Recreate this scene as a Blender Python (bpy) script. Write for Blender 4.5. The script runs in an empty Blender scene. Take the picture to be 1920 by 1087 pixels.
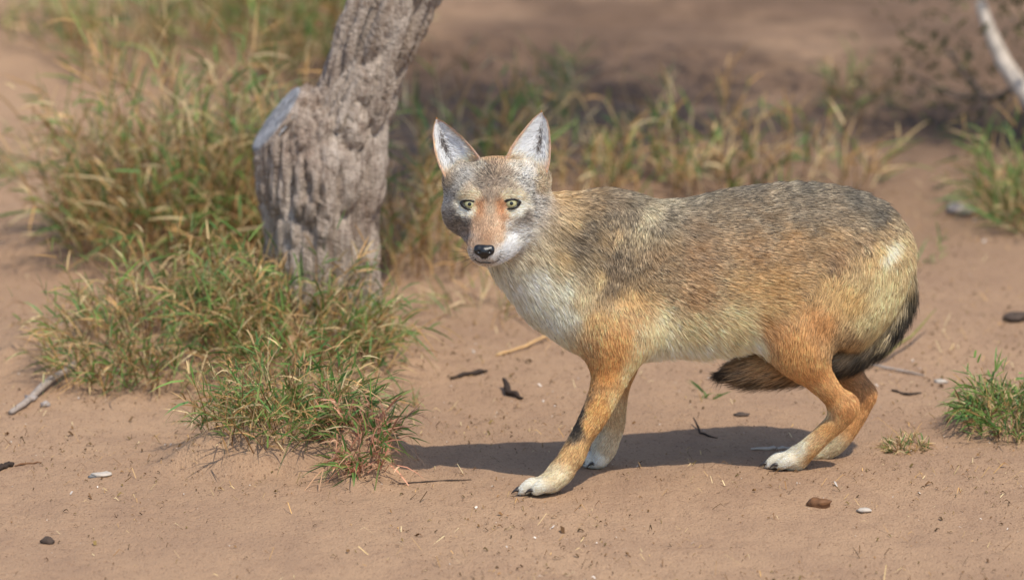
import bpy, math, random
import numpy as np
from mathutils import Vector

# ------------------------------------------------------------------ camera, sky, sun
sc = bpy.context.scene
rad = math.radians
PITCH, DIST, FPX, CZ = rad(11.0), 8.0, 8400.0, 0.345
CAM = np.array([0.0, -DIST*math.cos(PITCH), CZ + DIST*math.sin(PITCH)])
cam_d = bpy.data.cameras.new('camera'); cam = bpy.data.objects.new('camera', cam_d)
sc.collection.objects.link(cam); sc.camera = cam
cam.location = CAM; cam.rotation_euler = (math.pi/2 - PITCH, 0, 0)
cam_d.sensor_width = 36; cam_d.lens = 36*FPX/1920; cam_d.clip_start = 0.1; cam_d.clip_end = 500
cam_d.dof.use_dof = True; cam_d.dof.focus_distance = 7.93; cam_d.dof.aperture_fstop = 3.2

SUN_EL = rad(58.8); SHX, SHY = -0.34, 0.50            # shadow drift per metre of height
sun_az = math.atan2(-SHX, SHY)                         # sun stands behind the camera, to its right
w = bpy.data.worlds.new('World'); sc.world = w; w.use_nodes = True
nt = w.node_tree; nt.nodes.clear()
sky = nt.nodes.new('ShaderNodeTexSky'); sky.sky_type = 'NISHITA'; sky.sun_disc = False
sky.sun_elevation = SUN_EL; sky.sun_rotation = math.pi - sun_az
bg = nt.nodes.new('ShaderNodeBackground'); bg.inputs['Strength'].default_value = 0.15
wo = nt.nodes.new('ShaderNodeOutputWorld')
nt.links.new(sky.outputs[0], bg.inputs[0]); nt.links.new(bg.outputs[0], wo.inputs[0])
sd = bpy.data.lights.new('sun', 'SUN'); sun = bpy.data.objects.new('sun', sd); sc.collection.objects.link(sun)
sd.energy = 3.1; sd.angle = rad(0.55); sd.color = (1.0, 0.93, 0.81)
sun.location = (3, -6, 8)
sun.rotation_euler = Vector((SHX, SHY, -1.0)).to_track_quat('-Z', 'Y').to_euler()
sc.view_settings.view_transform = 'Standard'; sc.view_settings.look = 'None'
sc.view_settings.exposure = 0.5; sc.view_settings.gamma = 1.0; sc.view_settings.use_curve_mapping = False
sc.cycles.max_bounces = 5; sc.cycles.diffuse_bounces = 3; sc.cycles.transmission_bounces = 3

# ------------------------------------------------------------------ helpers
rng = np.random.default_rng(7); random.seed(7)
V_ = np.array([0, math.cos(PITCH), -math.sin(PITCH)]); U_ = np.array([0, math.sin(PITCH), math.cos(PITCH)])
def ray(px, py): return np.array([1.0, 0, 0])*((px-960)/FPX) + U_*((543.5-py)/FPX) + V_
def at(px, py, Y):                                     # point of a pixel's ray on the upright plane y = Y
    d = ray(px, py); return CAM + d*((Y-CAM[1])/d[1])
def gnd(px, py, z=0.0):                                # point of a pixel's ray on the level z
    d = ray(px, py); return CAM + d*((z-CAM[2])/d[2])
def project(p):
    q = p - CAM; dz = q @ V_
    return 960 + FPX*q[..., 0]/dz, 543.5 - FPX*(q @ U_)/dz
def lin(c):
    c = np.asarray(c, float)/255.0
    return np.where(c <= 0.04045, c/12.92, ((c+0.055)/1.055)**2.4)
def unit(v): return v/np.maximum(np.linalg.norm(v, axis=-1, keepdims=True), 1e-9)
def vnoise(p, seed=0):                                 # value noise in [-1, 1]
    p = np.asarray(p, float); i = np.floor(p).astype(np.int64); f = p - i; f = f*f*(3-2*f)
    def h(a, b, c):
        n = (a*374761393 + b*668265263 + c*2147483647 + seed*1274126177) & 0xffffffff
        n = ((n ^ (n >> 13))*1274126177) & 0xffffffff
        return ((n ^ (n >> 16)) & 0xffff)/32767.5 - 1
    out = 0
    for dx in (0, 1):
        for dy in (0, 1):
            for dz in (0, 1):
                wt = (f[..., 0] if dx else 1-f[..., 0])*(f[..., 1] if dy else 1-f[..., 1])*(f[..., 2] if dz else 1-f[..., 2])
                out = out + wt*h(i[..., 0]+dx, i[..., 1]+dy, i[..., 2]+dz)
    return out
def fbm(p, o=4, seed=0):
    s, a = 0, 1.0
    for k in range(o): s = s + a*vnoise(p*2.03**k, seed+k); a *= 0.5
    return s/1.9

def link(o, parent=None):
    sc.collection.objects.link(o)
    if parent is not None: o.parent = parent
    return o
def tag(o, label=None, cat=None, group=None, kind=None):
    if label: o['label'] = label
    if cat: o['category'] = cat
    if group: o['group'] = group
    if kind: o['kind'] = kind
    return o
def mesh_obj(name, verts, faces, mat, parent=None, col=None, smooth=True, origin=None):
    """faces: list of (n,k) int arrays; parent's location is subtracted from the vertices"""
    me = bpy.data.meshes.new(name); verts = np.asarray(verts, np.float32)
    off = np.zeros(3) if origin is None else np.asarray(origin, float)
    if parent is not None:
        q = parent
        while q is not None: off = off + np.array(q.location); q = q.parent
    verts = verts - off.astype(np.float32)
    if not isinstance(faces, list): faces = [faces]
    faces = [np.asarray(f, np.int32) for f in faces if len(f)]
    idx = np.concatenate([f.ravel() for f in faces]); cnt = np.concatenate([np.full(len(f), f.shape[1], np.int32) for f in faces])
    st = np.concatenate([[0], np.cumsum(cnt)[:-1]]).astype(np.int32)
    me.vertices.add(len(verts)); me.vertices.foreach_set('co', verts.ravel())
    me.loops.add(len(idx)); me.loops.foreach_set('vertex_index', idx)
    me.polygons.add(len(cnt)); me.polygons.foreach_set('loop_start', st)
    me.update(calc_edges=True)
    if smooth: me.polygons.foreach_set('use_smooth', np.ones(len(cnt), bool))
    if col is not None:
        a = me.color_attributes.new('Col', 'FLOAT_COLOR', 'POINT')
        c = np.ones((len(verts), 4), np.float32); c[:, :3] = col
        a.data.foreach_set('color', c.ravel())
    me.materials.append(mat)
    o = bpy.data.objects.new(name, me)
    if origin is not None: o.location = origin
    return link(o, parent)
def empty(name, loc):
    o = bpy.data.objects.new(name, None); o.empty_display_size = 0.1; o.location = [float(v) for v in loc]
    return link(o)

class NT:                                              # small node-tree writer
    def __init__(s, name):
        s.m = bpy.data.materials.new(name); s.m.use_nodes = True; s.t = s.m.node_tree; s.t.nodes.clear()
        s.out = s.n('ShaderNodeOutputMaterial')
    def n(s, k, **kw):
        x = s.t.nodes.new(k)
        for a, v in kw.items(): setattr(x, a, v)
        return x
    def l(s, a, b): s.t.links.new(a, b)
    def noise(s, vec, scale, detail=4, rough=.55):
        x = s.n('ShaderNodeTexNoise'); x.inputs['Scale'].default_value = scale; x.inputs['Detail'].default_value = detail
        x.inputs['Roughness'].default_value = rough
        if vec is not None: s.l(vec, x.inputs['Vector'])
        return x.outputs['Fac']
    def ramp(s, fac, stops):
        x = s.n('ShaderNodeValToRGB'); e = x.color_ramp.elements
        while len(e) < len(stops): e.new(0.5)
        for q, (p, c) in zip(e, stops): q.position = p; q.color = (*c, 1) if len(c) == 3 else c
        s.l(fac, x.inputs[0]); return x.outputs[0]
    def mix(s, fac, a, b, mode='MIX'):
        x = s.n('ShaderNodeMix', data_type='RGBA', blend_type=mode)
        for sock, v in ((x.inputs['Factor'], fac), (x.inputs['A'] if False else x.inputs[6], a), (x.inputs[7], b)):
            if hasattr(v, 'is_linked'): s.l(v, sock)
            elif isinstance(v, (int, float)): sock.default_value = v
            else: sock.default_value = (*v, 1)
        return x.outputs[2]
    def bsdf(s, color, rough=.8, spec=.3, normal=None):
        b = s.n('ShaderNodeBsdfPrincipled'); b.inputs['Roughness'].default_value = rough
        b.inputs['Specular IOR Level'].default_value = spec
        if hasattr(color, 'is_linked'): s.l(color, b.inputs['Base Color'])
        else: b.inputs['Base Color'].default_value = (*color, 1)
        if normal is not None: s.l(normal, b.inputs['Normal'])
        return b
    def bump(s, h, strength, dist):
        x = s.n('ShaderNodeBump'); x.inputs['Strength'].default_value = strength; x.inputs['Distance'].default_value = dist
        s.l(h, x.inputs['Height']); return x.outputs[0]
    def coord(s): return s.n('ShaderNodeTexCoord').outputs['Object']
    def finish(s, sh): s.l(sh, s.out.inputs['Surface']); return s.m
def plain_mat(name, c, rough=.7, spec=.3, var=0.15, scale=60):
    t = NT(name); n = t.noise(t.coord(), scale)
    col = t.ramp(n, [(0.25, tuple(np.array(c)*(1-var))), (0.75, tuple(np.minimum(np.array(c)*(1+var), 1)))])
    return t.finish(t.bsdf(col, rough, spec).outputs[0])
def strand_mat(name, trans=.3, rough=.6, spec=.25):    # colour comes from the strand's own colour attribute
    t = NT(name); a = t.n('ShaderNodeAttribute', attribute_name='Col'); c = a.outputs['Color']
    b = t.bsdf(c, rough, spec); tr = t.n('ShaderNodeBsdfTranslucent'); t.l(c, tr.inputs['Color'])
    m = t.n('ShaderNodeMixShader'); m.inputs[0].default_value = trans
    t.l(b.outputs[0], m.inputs[1]); t.l(tr.outputs[0], m.inputs[2])
    return t.finish(m.outputs[0])
M_FUR = strand_mat('fur', .22, .5, .3)
M_GRASS = strand_mat('grass_blade', .3, .55, .3)
M_LITTER = strand_mat('dry_litter', .05, .8, .15)

# ------------------------------------------------------------------ signed-distance sculpting
def smin(a, b, k):
    h = np.maximum(k - np.abs(a-b), 0)/k
    return np.minimum(a, b) - h*h*k*0.25
def seg_dist(P, A, B, ra0, ra1, rb0, rb1, side):
    """elliptic tapered segment; rb along `side`, ra across it. returns pseudo-distance and t"""
    ax = B - A; L = np.linalg.norm(ax); ax = ax/max(L, 1e-9)
    b = side - ax*(side @ ax); b = b/np.linalg.norm(b); a = np.cross(ax, b)
    q = P - A; s = q @ ax; t = np.clip(s/max(L, 1e-9), 0, 1); c = s - t*L
    ra = ra0 + (ra1-ra0)*t; rb = rb0 + (rb1-rb0)*t; rc = np.minimum(ra, rb)
    e = np.sqrt(((q @ a)/ra)**2 + ((q @ b)/rb)**2 + (c/rc)**2)
    return (e-1)*rc, t, ax
class Sculpt:
    def __init__(s, lo, hi, h):
        s.lo = np.array(lo, float); s.h = h; s.n = np.ceil((np.array(hi)-s.lo)/h).astype(int)+1
        s.d = np.full(s.n, 0.3, np.float32)
    def sub(s, lo, hi):
        i0 = np.clip(np.floor((lo-s.lo)/s.h).astype(int), 0, s.n-1); i1 = np.clip(np.ceil((hi-s.lo)/s.h).astype(int)+1, 1, s.n)
        sl = tuple(slice(a, b) for a, b in zip(i0, i1))
        g = np.stack(np.meshgrid(*[s.lo[k]+s.h*np.arange(i0[k], i1[k]) for k in range(3)], indexing='ij'), -1)
        return sl, g
    def tube(s, T, k=0.02):
        pts = T['p']; R = T['r']; allp = []
        m = R.max()+k+0.02
        sl, g = s.sub(pts.min(0)-m, pts.max(0)+m)
        d = None
        for i in range(max(len(pts)-1, 1)):
            j = min(i+1, len(pts)-1)
            di, _, _ = seg_dist(g, pts[i], pts[j] + (0 if j > i else 1e-6), R[i, 0], R[j, 0], R[i, 1], R[j, 1], T['side'])
            d = di if d is None else smin(d, di, 0.004)
        s.d[sl] = smin(s.d[sl], d.astype(np.float32), k)
    def cut(s, p, n):                                  # remove what lies on the n side of the plane
        sl, g = s.sub(s.lo, s.lo + s.h*(s.n-1)); s.d = np.maximum(s.d, ((g-p) @ n).astype(np.float32))
    def mesh(s):
        d = s.d; ins = d < 0; n = s.n
        off = [(a, b, c) for a in (0, 1) for b in (0, 1) for c in (0, 1)]
        cs = sum(ins[a:n[0]-1+a, b:n[1]-1+b, c:n[2]-1+c].astype(np.int8) for a, b, c in off)
        act = (cs > 0) & (cs < 8); ci = np.argwhere(act); idx = np.full(act.shape, -1, np.int64); idx[act] = np.arange(len(ci))
        acc = np.zeros((len(ci), 3)); cnt = np.zeros(len(ci))
        for o in off:
            for ax in range(3):
                if o[ax]: continue
                e = list(o); e[ax] = 1
                v0 = d[tuple((ci+o).T)]; v1 = d[tuple((ci+e).T)]; cr = (v0 < 0) != (v1 < 0)
                t = np.where(cr, v0/np.where(cr, v0-v1, 1), 0); p = ci + np.array(o, float); p = p.astype(float); p[:, ax] += t
                acc[cr] += p[cr]; cnt[cr] += 1
        vs = s.lo + s.h*acc/cnt[:, None]; fs = []
        for ax in range(3):
            b, c = (ax+1) % 3, (ax+2) % 3
            lo = [slice(None)]*3; hi = [slice(None)]*3; lo[ax] = slice(0, n[ax]-1); hi[ax] = slice(1, n[ax])
            A = ins[tuple(lo)]; B = ins[tuple(hi)]; E = np.argwhere(A != B)
            E = E[(E[:, b] > 0) & (E[:, c] > 0) & (E[:, b] < n[b]-1) & (E[:, c] < n[c]-1)]
            fl = A[tuple(E.T)]
            def cell(db, dc):
                q = E.copy(); q[:, b] += db; q[:, c] += dc; return idx[tuple(q.T)]
            Q = np.stack([cell(-1, -1), cell(0, -1), cell(0, 0), cell(-1, 0)], 1)
            Q[~fl] = Q[~fl][:, ::-1]; fs.append(Q)
        return vs, np.concatenate(fs)
    def grad(s, p):
        q = np.clip((p - s.lo)/s.h, 1, s.n-2.001); 
        def smp(q):
            i = np.floor(q).astype(int); i = np.clip(i, 0, s.n-2); f = q-i; o = 0
            for a in (0, 1):
                for b in (0, 1):
                    for c in (0, 1):
                        o = o + s.d[i[:, 0]+a, i[:, 1]+b, i[:, 2]+c]*(f[:, 0] if a else 1-f[:, 0])*(f[:, 1] if b else 1-f[:, 1])*(f[:, 2] if c else 1-f[:, 2])
            return o
        g = np.stack([smp(q+e)-smp(q-e) for e in np.eye(3)], 1); return unit(g)
def relax(v, quads, it=2, lam=.5):
    n = len(v); e = np.concatenate([quads[:, [0, 1]], quads[:, [1, 2]], quads[:, [2, 3]], quads[:, [3, 0]]]); e = np.concatenate([e, e[:, ::-1]])
    cnt = np.bincount(e[:, 0], minlength=n)[:, None]
    for _ in range(it):
        s = np.stack([np.bincount(e[:, 0], weights=v[e[:, 1], k], minlength=n) for k in range(3)], 1); v = v + lam*(s/np.maximum(cnt, 1) - v)
    return v

# ------------------------------------------------------------------ strands (hairs, grass blades)
def strands(root, dirs, side, width, ts):
    """root (n,3), dirs (n,k,3) = points relative to root at ts (k>=2, last is the tip), side (n,3), width (n,)"""
    n, k, _ = dirs.shape; pts = root[:, None] + dirs
    wd = width[:, None]*np.interp(np.array(ts[:-1]), [0, .3, 1], [.8, 1, .35])
    Lf = pts[:, :-1] - side[:, None]*wd[..., None]/2; Rt = pts[:, :-1] + side[:, None]*wd[..., None]/2
    v = np.concatenate([np.stack([Lf, Rt], 2).reshape(n, -1, 3), pts[:, -1:]], 1); m = v.shape[1]
    base = (np.arange(n)*m)[:, None]; q = []
    for j in range(k-2): q.append(base + np.array([[2*j, 2*j+1, 2*j+3, 2*j+2]]))
    tri = base + np.array([[2*k-4, 2*k-3, 2*k-2]])
    return v.reshape(-1, 3), (np.concatenate(q) if q else np.zeros((0, 4), int)), tri, m
def strand_cols(stops):                                # stops: (n,k,3) colours at each ring -> per vertex
    n, k, _ = stops.shape
    return np.concatenate([np.repeat(stops[:, :-1], 2, axis=1), stops[:, -1:]], 1).reshape(-1, 3)

# ------------------------------------------------------------------ ground
MOUNDS = []                                            # cx, cy, rx, ry, height
def mound(px, py, rx, ry, H): p = gnd(px, py); MOUNDS.append((p[0], p[1], rx, ry, H))
mound(330, 640, .34, .34, .06); mound(560, 690, .30, .25, .045); mound(560, 862, .21, .17, .06); mound(690, 890, .09, .09, .03)
mound(1880, 800, .13, .12, .035); mound(1700, 838, .07, .05, .012); mound(330, 440, .5, .45, .05); mound(1250, 300, 1.0, .5, .04)
mound(1150, 60, 3.0, 1.2, .10)
def ground_z(x, y):
    x = np.asarray(x, float); y = np.asarray(y, float); z = np.zeros_like(x)
    wx = x + .03*vnoise(np.stack([x*9, y*9, x*0], -1), 5); wy = y + .05*vnoise(np.stack([x*8, y*8, x*0+3], -1), 6)
    wx = wx + .014*vnoise(np.stack([x*28, y*22, x*0], -1), 7); wy = wy + .022*vnoise(np.stack([x*24, y*24, x*0], -1), 8)
    for cx, cy, rx, ry, H in MOUNDS:
        r2 = ((wx-cx)/rx)**2 + ((wy-cy)/ry)**2; z = z + H*np.exp(-(r2**2.3))
    fade = np.clip((y-.2)*2, 0, 1)*.012 + .002
    far = np.clip((y-2.2)/1.5, 0, 1)*np.clip((40-np.abs(y))/10, 0, 1); z = z + far*(.035*fbm(np.stack([x*1.6, y*2.6, x*0], -1), 4, 21)+.05*vnoise(np.stack([x*.6, y*.8, x*0], -1), 22))
    z = z + fade*vnoise(np.stack([x*2.3, y*2.3, x*0], -1), 1) + .0022*fbm(np.stack([x*14, y*9, x*0], -1), 3, 2)
    near = np.exp(-((x)/2.2)**2 - ((y-.2)/2.2)**2)
    z = z + near*.0034*fbm(np.stack([x*55, y*40, x*0], -1), 2, 9)
    return z
def axis(lo, hi, fine, far):
    a = np.arange(lo, hi, fine); s, b = fine, hi
    up = []; 
    while b < far: s *= 1.22; b += s; up.append(b)
    s, b, dn = fine, lo, []
    while b > -far: s *= 1.22; b -= s; dn.append(b)
    return np.concatenate([dn[::-1], a, up])
gx = axis(-1.25, 1.25, .008, 120); gy = np.concatenate([axis(-1.1, 2.6, .012, 3.0), [0]]); gy = gy[:-1]; gy = np.concatenate([axis(-1.1, 2.6, .012, 150)[axis(-1.1, 2.6, .012, 150) <= 2.6], np.arange(2.62, 8.5, .035), 8.5+np.cumsum(.05*1.2**np.arange(34))])
GX, GY = np.meshgrid(gx, gy, indexing='ij'); GZ = ground_z(GX, GY)
ii = np.arange(GX.size).reshape(GX.shape)
gq = np.stack([ii[:-1, :-1], ii[1:, :-1], ii[1:, 1:], ii[:-1, 1:]], -1).reshape(-1, 4)
t = NT('sandy_soil'); co = t.coord()
mp = t.n('ShaderNodeMapping'); mp.inputs['Scale'].default_value = (1, .75, 1); t.l(co, mp.inputs['Vector']); v = mp.outputs[0]
big = t.noise(v, 1.1, 4); mid = t.noise(v, 7, 5, .6); fin = t.noise(v, 70, 4, .65); spk = t.noise(v, 210, 2, .5)
c = t.ramp(big, [(.3, tuple(lin((150, 121, 96)))), (.7, tuple(lin((164, 134, 106))))])
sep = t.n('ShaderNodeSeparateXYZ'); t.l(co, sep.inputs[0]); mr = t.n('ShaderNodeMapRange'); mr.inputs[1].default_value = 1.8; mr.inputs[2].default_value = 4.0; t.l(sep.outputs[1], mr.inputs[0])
litter_shade_n = t.ramp(t.noise(v, 1.9, 6, .68), [(.28, (0, 0, 0)), (.5, (.9, .9, .9))])  # far soil darkened: leaf litter, plus shade painted into the colour
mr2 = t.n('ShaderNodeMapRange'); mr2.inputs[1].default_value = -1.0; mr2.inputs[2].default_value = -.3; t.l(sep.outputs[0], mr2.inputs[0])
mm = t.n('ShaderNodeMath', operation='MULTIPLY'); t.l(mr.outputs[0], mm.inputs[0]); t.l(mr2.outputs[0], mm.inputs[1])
c = t.mix(t.mix(mm.outputs[0], (0, 0, 0), litter_shade_n), c, tuple(lin((92, 73, 59))))
c = t.mix(t.ramp(mid, [(.42, (0, 0, 0)), (.72, (.55, .55, .55))]), c, tuple(lin((135, 108, 88))))
c = t.mix(t.ramp(fin, [(.28, (.5, .5, .5)), (.45, (0, 0, 0))]), c, tuple(lin((116, 88, 68))))
c = t.mix(t.ramp(spk, [(.70, (0, 0, 0)), (.78, (.6, .6, .6))]), c, tuple(lin((196, 172, 150))))
c = t.mix(t.ramp(spk, [(.26, (.8, .8, .8)), (.37, (0, 0, 0))]), c, tuple(lin((84, 60, 46))))
hh = t.n('ShaderNodeMath', operation='ADD'); t.l(fin, hh.inputs[0]); t.l(spk, hh.inputs[1])
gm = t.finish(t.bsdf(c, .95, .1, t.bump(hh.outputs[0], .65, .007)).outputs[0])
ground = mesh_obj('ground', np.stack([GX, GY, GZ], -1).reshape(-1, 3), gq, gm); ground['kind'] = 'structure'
def gpt(px, py):
    p = gnd(px, py)
    for _ in range(4): p = gnd(px, py, float(ground_z(p[0], p[1])))
    return p

# ------------------------------------------------------------------ weathered tree trunk
def T(pts, side=(0, 1, 0), sc_=1/1050., **kw):
    """pts: (px, py, Y, ra_px, rb_px) -> tube with world points and radii (scaled for distance)"""
    P = np.array([at(a, b, y) for a, b, y, *_ in pts]); R = []
    for q, p in zip(pts, P):
        k = ((p-CAM) @ V_)/FPX; R.append((q[3]*k, (q[4] if len(q) > 4 else q[3])*k))
    R = np.array(R)
    if len(P) > 2:                                     # Catmull-Rom through points and radii
        D = np.concatenate([P, R], 1); E = np.concatenate([[2*D[0]-D[1]], D, [2*D[-1]-D[-2]]]); out = []
        for i in range(1, len(E)-2):
            for f in (0, .25, .5, .75):
                a, b, c, d = E[i-1:i+3]; out.append(.5*(2*b+(c-a)*f+(2*a-5*b+4*c-d)*f*f+(3*b-a-3*c+d)*f**3))
        out.append(D[-1]); D = np.array(out); P, R = D[:, :3], np.maximum(D[:, 3:], .002)
    return dict(p=P, r=R, side=np.array(side, float), **kw)
TY = 1.15
tr_main = T([(604, 640, TY, 112), (603, 580, TY, 103), (603, 450, TY, 104), (600, 350, TY, 107), (606, 285, TY, 98)])
tr_limb = T([(618, 330, TY, 95), (652, 235, TY, 76), (680, 150, TY, 68), (706, 75, TY, 68), (742, 0, TY, 71), (850, -190, TY, 70), (990, -480, TY+.05, 64), (1150, -800, TY+.2, 54)])
tr_stub = T([(585, 340, TY, 88), (540, 250, TY-.01, 72), (498, 185, TY-.02, 66)])
S = Sculpt(at(440, 660, TY)-np.array([0, .17, .05]), at(1240, -880, TY)+np.array([.05, .35, .05]), .0055)
S.tube(tr_main, .03); S.tube(tr_limb, .04); S.tube(tr_stub, .04)
cutp = at(519, 222, TY-.01); cutn = unit(np.array([-.78, -.13, .60])); 
# the saw cut only reaches the stub
sl, g = S.sub(at(380, 420, TY)-.3, at(575, 90, TY)+np.array([.0, .5, .1]))
S.d[sl] = np.maximum(S.d[sl], ((g-cutp) @ cutn).astype(np.float32))
tv, tq = S.mesh(); tv = relax(tv, tq, 2); tn = S.grad(tv)
lax = unit(tr_limb['p'][16]-tr_limb['p'][0]); blend = np.clip((tv[:, 2]-at(620, 300, TY)[2])/.10 + .6*vnoise(tv*18, 33), 0, 1)
wob = .010*np.stack([vnoise(tv*8, 30), vnoise(tv*8, 31), vnoise(tv*8, 32)], 1)
def bark_field(ax):
    ax = unit(ax); f1 = unit(np.cross(ax, [0, 1.0, .1])); f2 = np.cross(ax, f1); al = tv @ ax; pp = np.stack([(tv+wob) @ f1, (tv+wob) @ f2, al*0], 1)
    b1 = pp*75 + np.array([0, 0, 1])*(al*7)[:, None]; b2 = pp*170 + np.array([0, 0, 1])*(al*16)[:, None]
    br = vnoise(np.stack([al*22, pp[:, 0]*40, pp[:, 1]*40], 1), 35)
    return (1-np.abs(vnoise(b1*.8, 3)))**4, (1-np.abs(vnoise(b2+7, 4)))**3, fbm(b1*.8, 3, 40), br
fA, fB = bark_field(np.array([0.02, 0, 1.0])), bark_field(lax)
rid, rid2, brk, brkn = [(1-blend)*a_+blend*b_ for a_, b_ in zip(fA, fB)]; plate = vnoise(tv*11, 12)
oncut = np.abs((tv-cutp) @ cutn) < .008; oncut &= np.linalg.norm(tv-cutp, axis=1) < .14
amp = np.where(oncut, 0.001, 1.0)
disp = amp*(.011-.022*rid - .009*rid2 + .006*plate - .006*np.clip(brkn-.35, 0, 1)*2*(1-blend))
tvd = tv + tn*disp[:, None]
t = NT('grey_bark'); a = t.n('ShaderNodeAttribute', attribute_name='Col')
mp = t.n('ShaderNodeMapping'); mp.inputs['Rotation'].default_value = (0, rad(-10), 0); mp.inputs['Scale'].default_value = (120, 120, 9); t.l(t.coord(), mp.inputs['Vector'])
n1 = t.noise(mp.outputs[0], 1.0, 6, .7); n0 = t.noise(t.coord(), 26, 4, .6)
fib = t.ramp(n1, [(.32, tuple(lin((132, 112, 98))/lin((190, 174, 160)))), (.5, (.95, .93, .91)), (.7, (1.2, 1.19, 1.17))])
colm = t.mix(1.0, a.outputs['Color'], fib, 'MULTIPLY')
colm = t.mix(t.ramp(n0, [(.5, (0, 0, 0)), (.75, (.5, .5, .5))]), colm, tuple(lin((128, 104, 86))))
hb = t.n('ShaderNodeMath', operation='ADD'); t.l(n1, hb.inputs[0]); t.l(t.noise(t.coord(), 160, 4), hb.inputs[1])
M_BARK = t.finish(t.bsdf(colm, .9, .15, t.bump(hb.outputs[0], .9, .012)).outputs[0])
brk = brk[:, None]*1.3
barkcol = lin((160, 143, 128))*(1-np.clip(brk*.5+.5, 0, 1)) + lin((206, 192, 178))*np.clip(brk*.5+.5, 0, 1)
red = np.clip(vnoise(tv*7, 44)*1.5-.1, 0, 1)[:, None]; barkcol = barkcol*(1-.35*red) + lin((122, 92, 74))*.35*red
tree = empty('tree', (tr_main['p'][1][0], TY, 0))
tag(tree, 'leaning grey tree with furrowed bark and a sawn limb stub', 'tree')
mesh_obj('trunk', tvd, tq, M_BARK, tree, barkcol)
# sawn end: a weathered disc with radial checks
e1 = unit(np.cross(cutn, [0, 1, 0])); e2 = np.cross(cutn, e1)
cv = (tv-cutp)[oncut]; aa = np.arctan2(cv @ e2, cv @ e1); rr = np.linalg.norm(cv, axis=1)
NA, NR = 96, 14; rim = np.array([max([rr[i] for i in np.where(np.abs(((aa-A+math.pi) % (2*math.pi))-math.pi) < .12)[0]] or [.07]) for A in np.linspace(0, 2*math.pi, NA, endpoint=False)])
A_ = np.linspace(0, 2*math.pi, NA, endpoint=False); RR = np.linspace(0.02, 1.0, NR)
G = np.array([[cutp + cutn*(.0035 if r < .97 else -.012) + (e1*math.cos(A)+e2*math.sin(A))*rim[i]*r*.97 for r in RR] for i, A in enumerate(A_)])
chk = np.maximum(0, 1-12*np.abs(vnoise(np.stack([np.cos(A_)*3, np.sin(A_)*3, A_*0], -1), 77)))
G = G - cutn*(.006*chk[:, None]*np.sin(np.pi*RR)[None])[..., None] + cutn*.0015*vnoise(G*120, 3)[..., None]
di = np.arange(NA*NR).reshape(NA, NR); dj = np.roll(di, -1, 0)
dq = np.stack([di[:, :-1], dj[:, :-1], dj[:, 1:], di[:, 1:]], -1).reshape(-1, 4)
t = NT('weathered_cut_wood'); n1 = t.noise(t.coord(), 28, 5, .6)
M_CUT = t.finish(t.bsdf(t.ramp(n1, [(.3, tuple(lin((104, 102, 102)))), (.55, tuple(lin((146, 144, 144)))), (.8, tuple(lin((168, 166, 166))))]), .85, .2, t.bump(n1, .6, .006)).outputs[0])
mesh_obj('sawn_end', G.reshape(-1, 3), [dq, di[:, 0][None]], M_CUT, tree)

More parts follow.
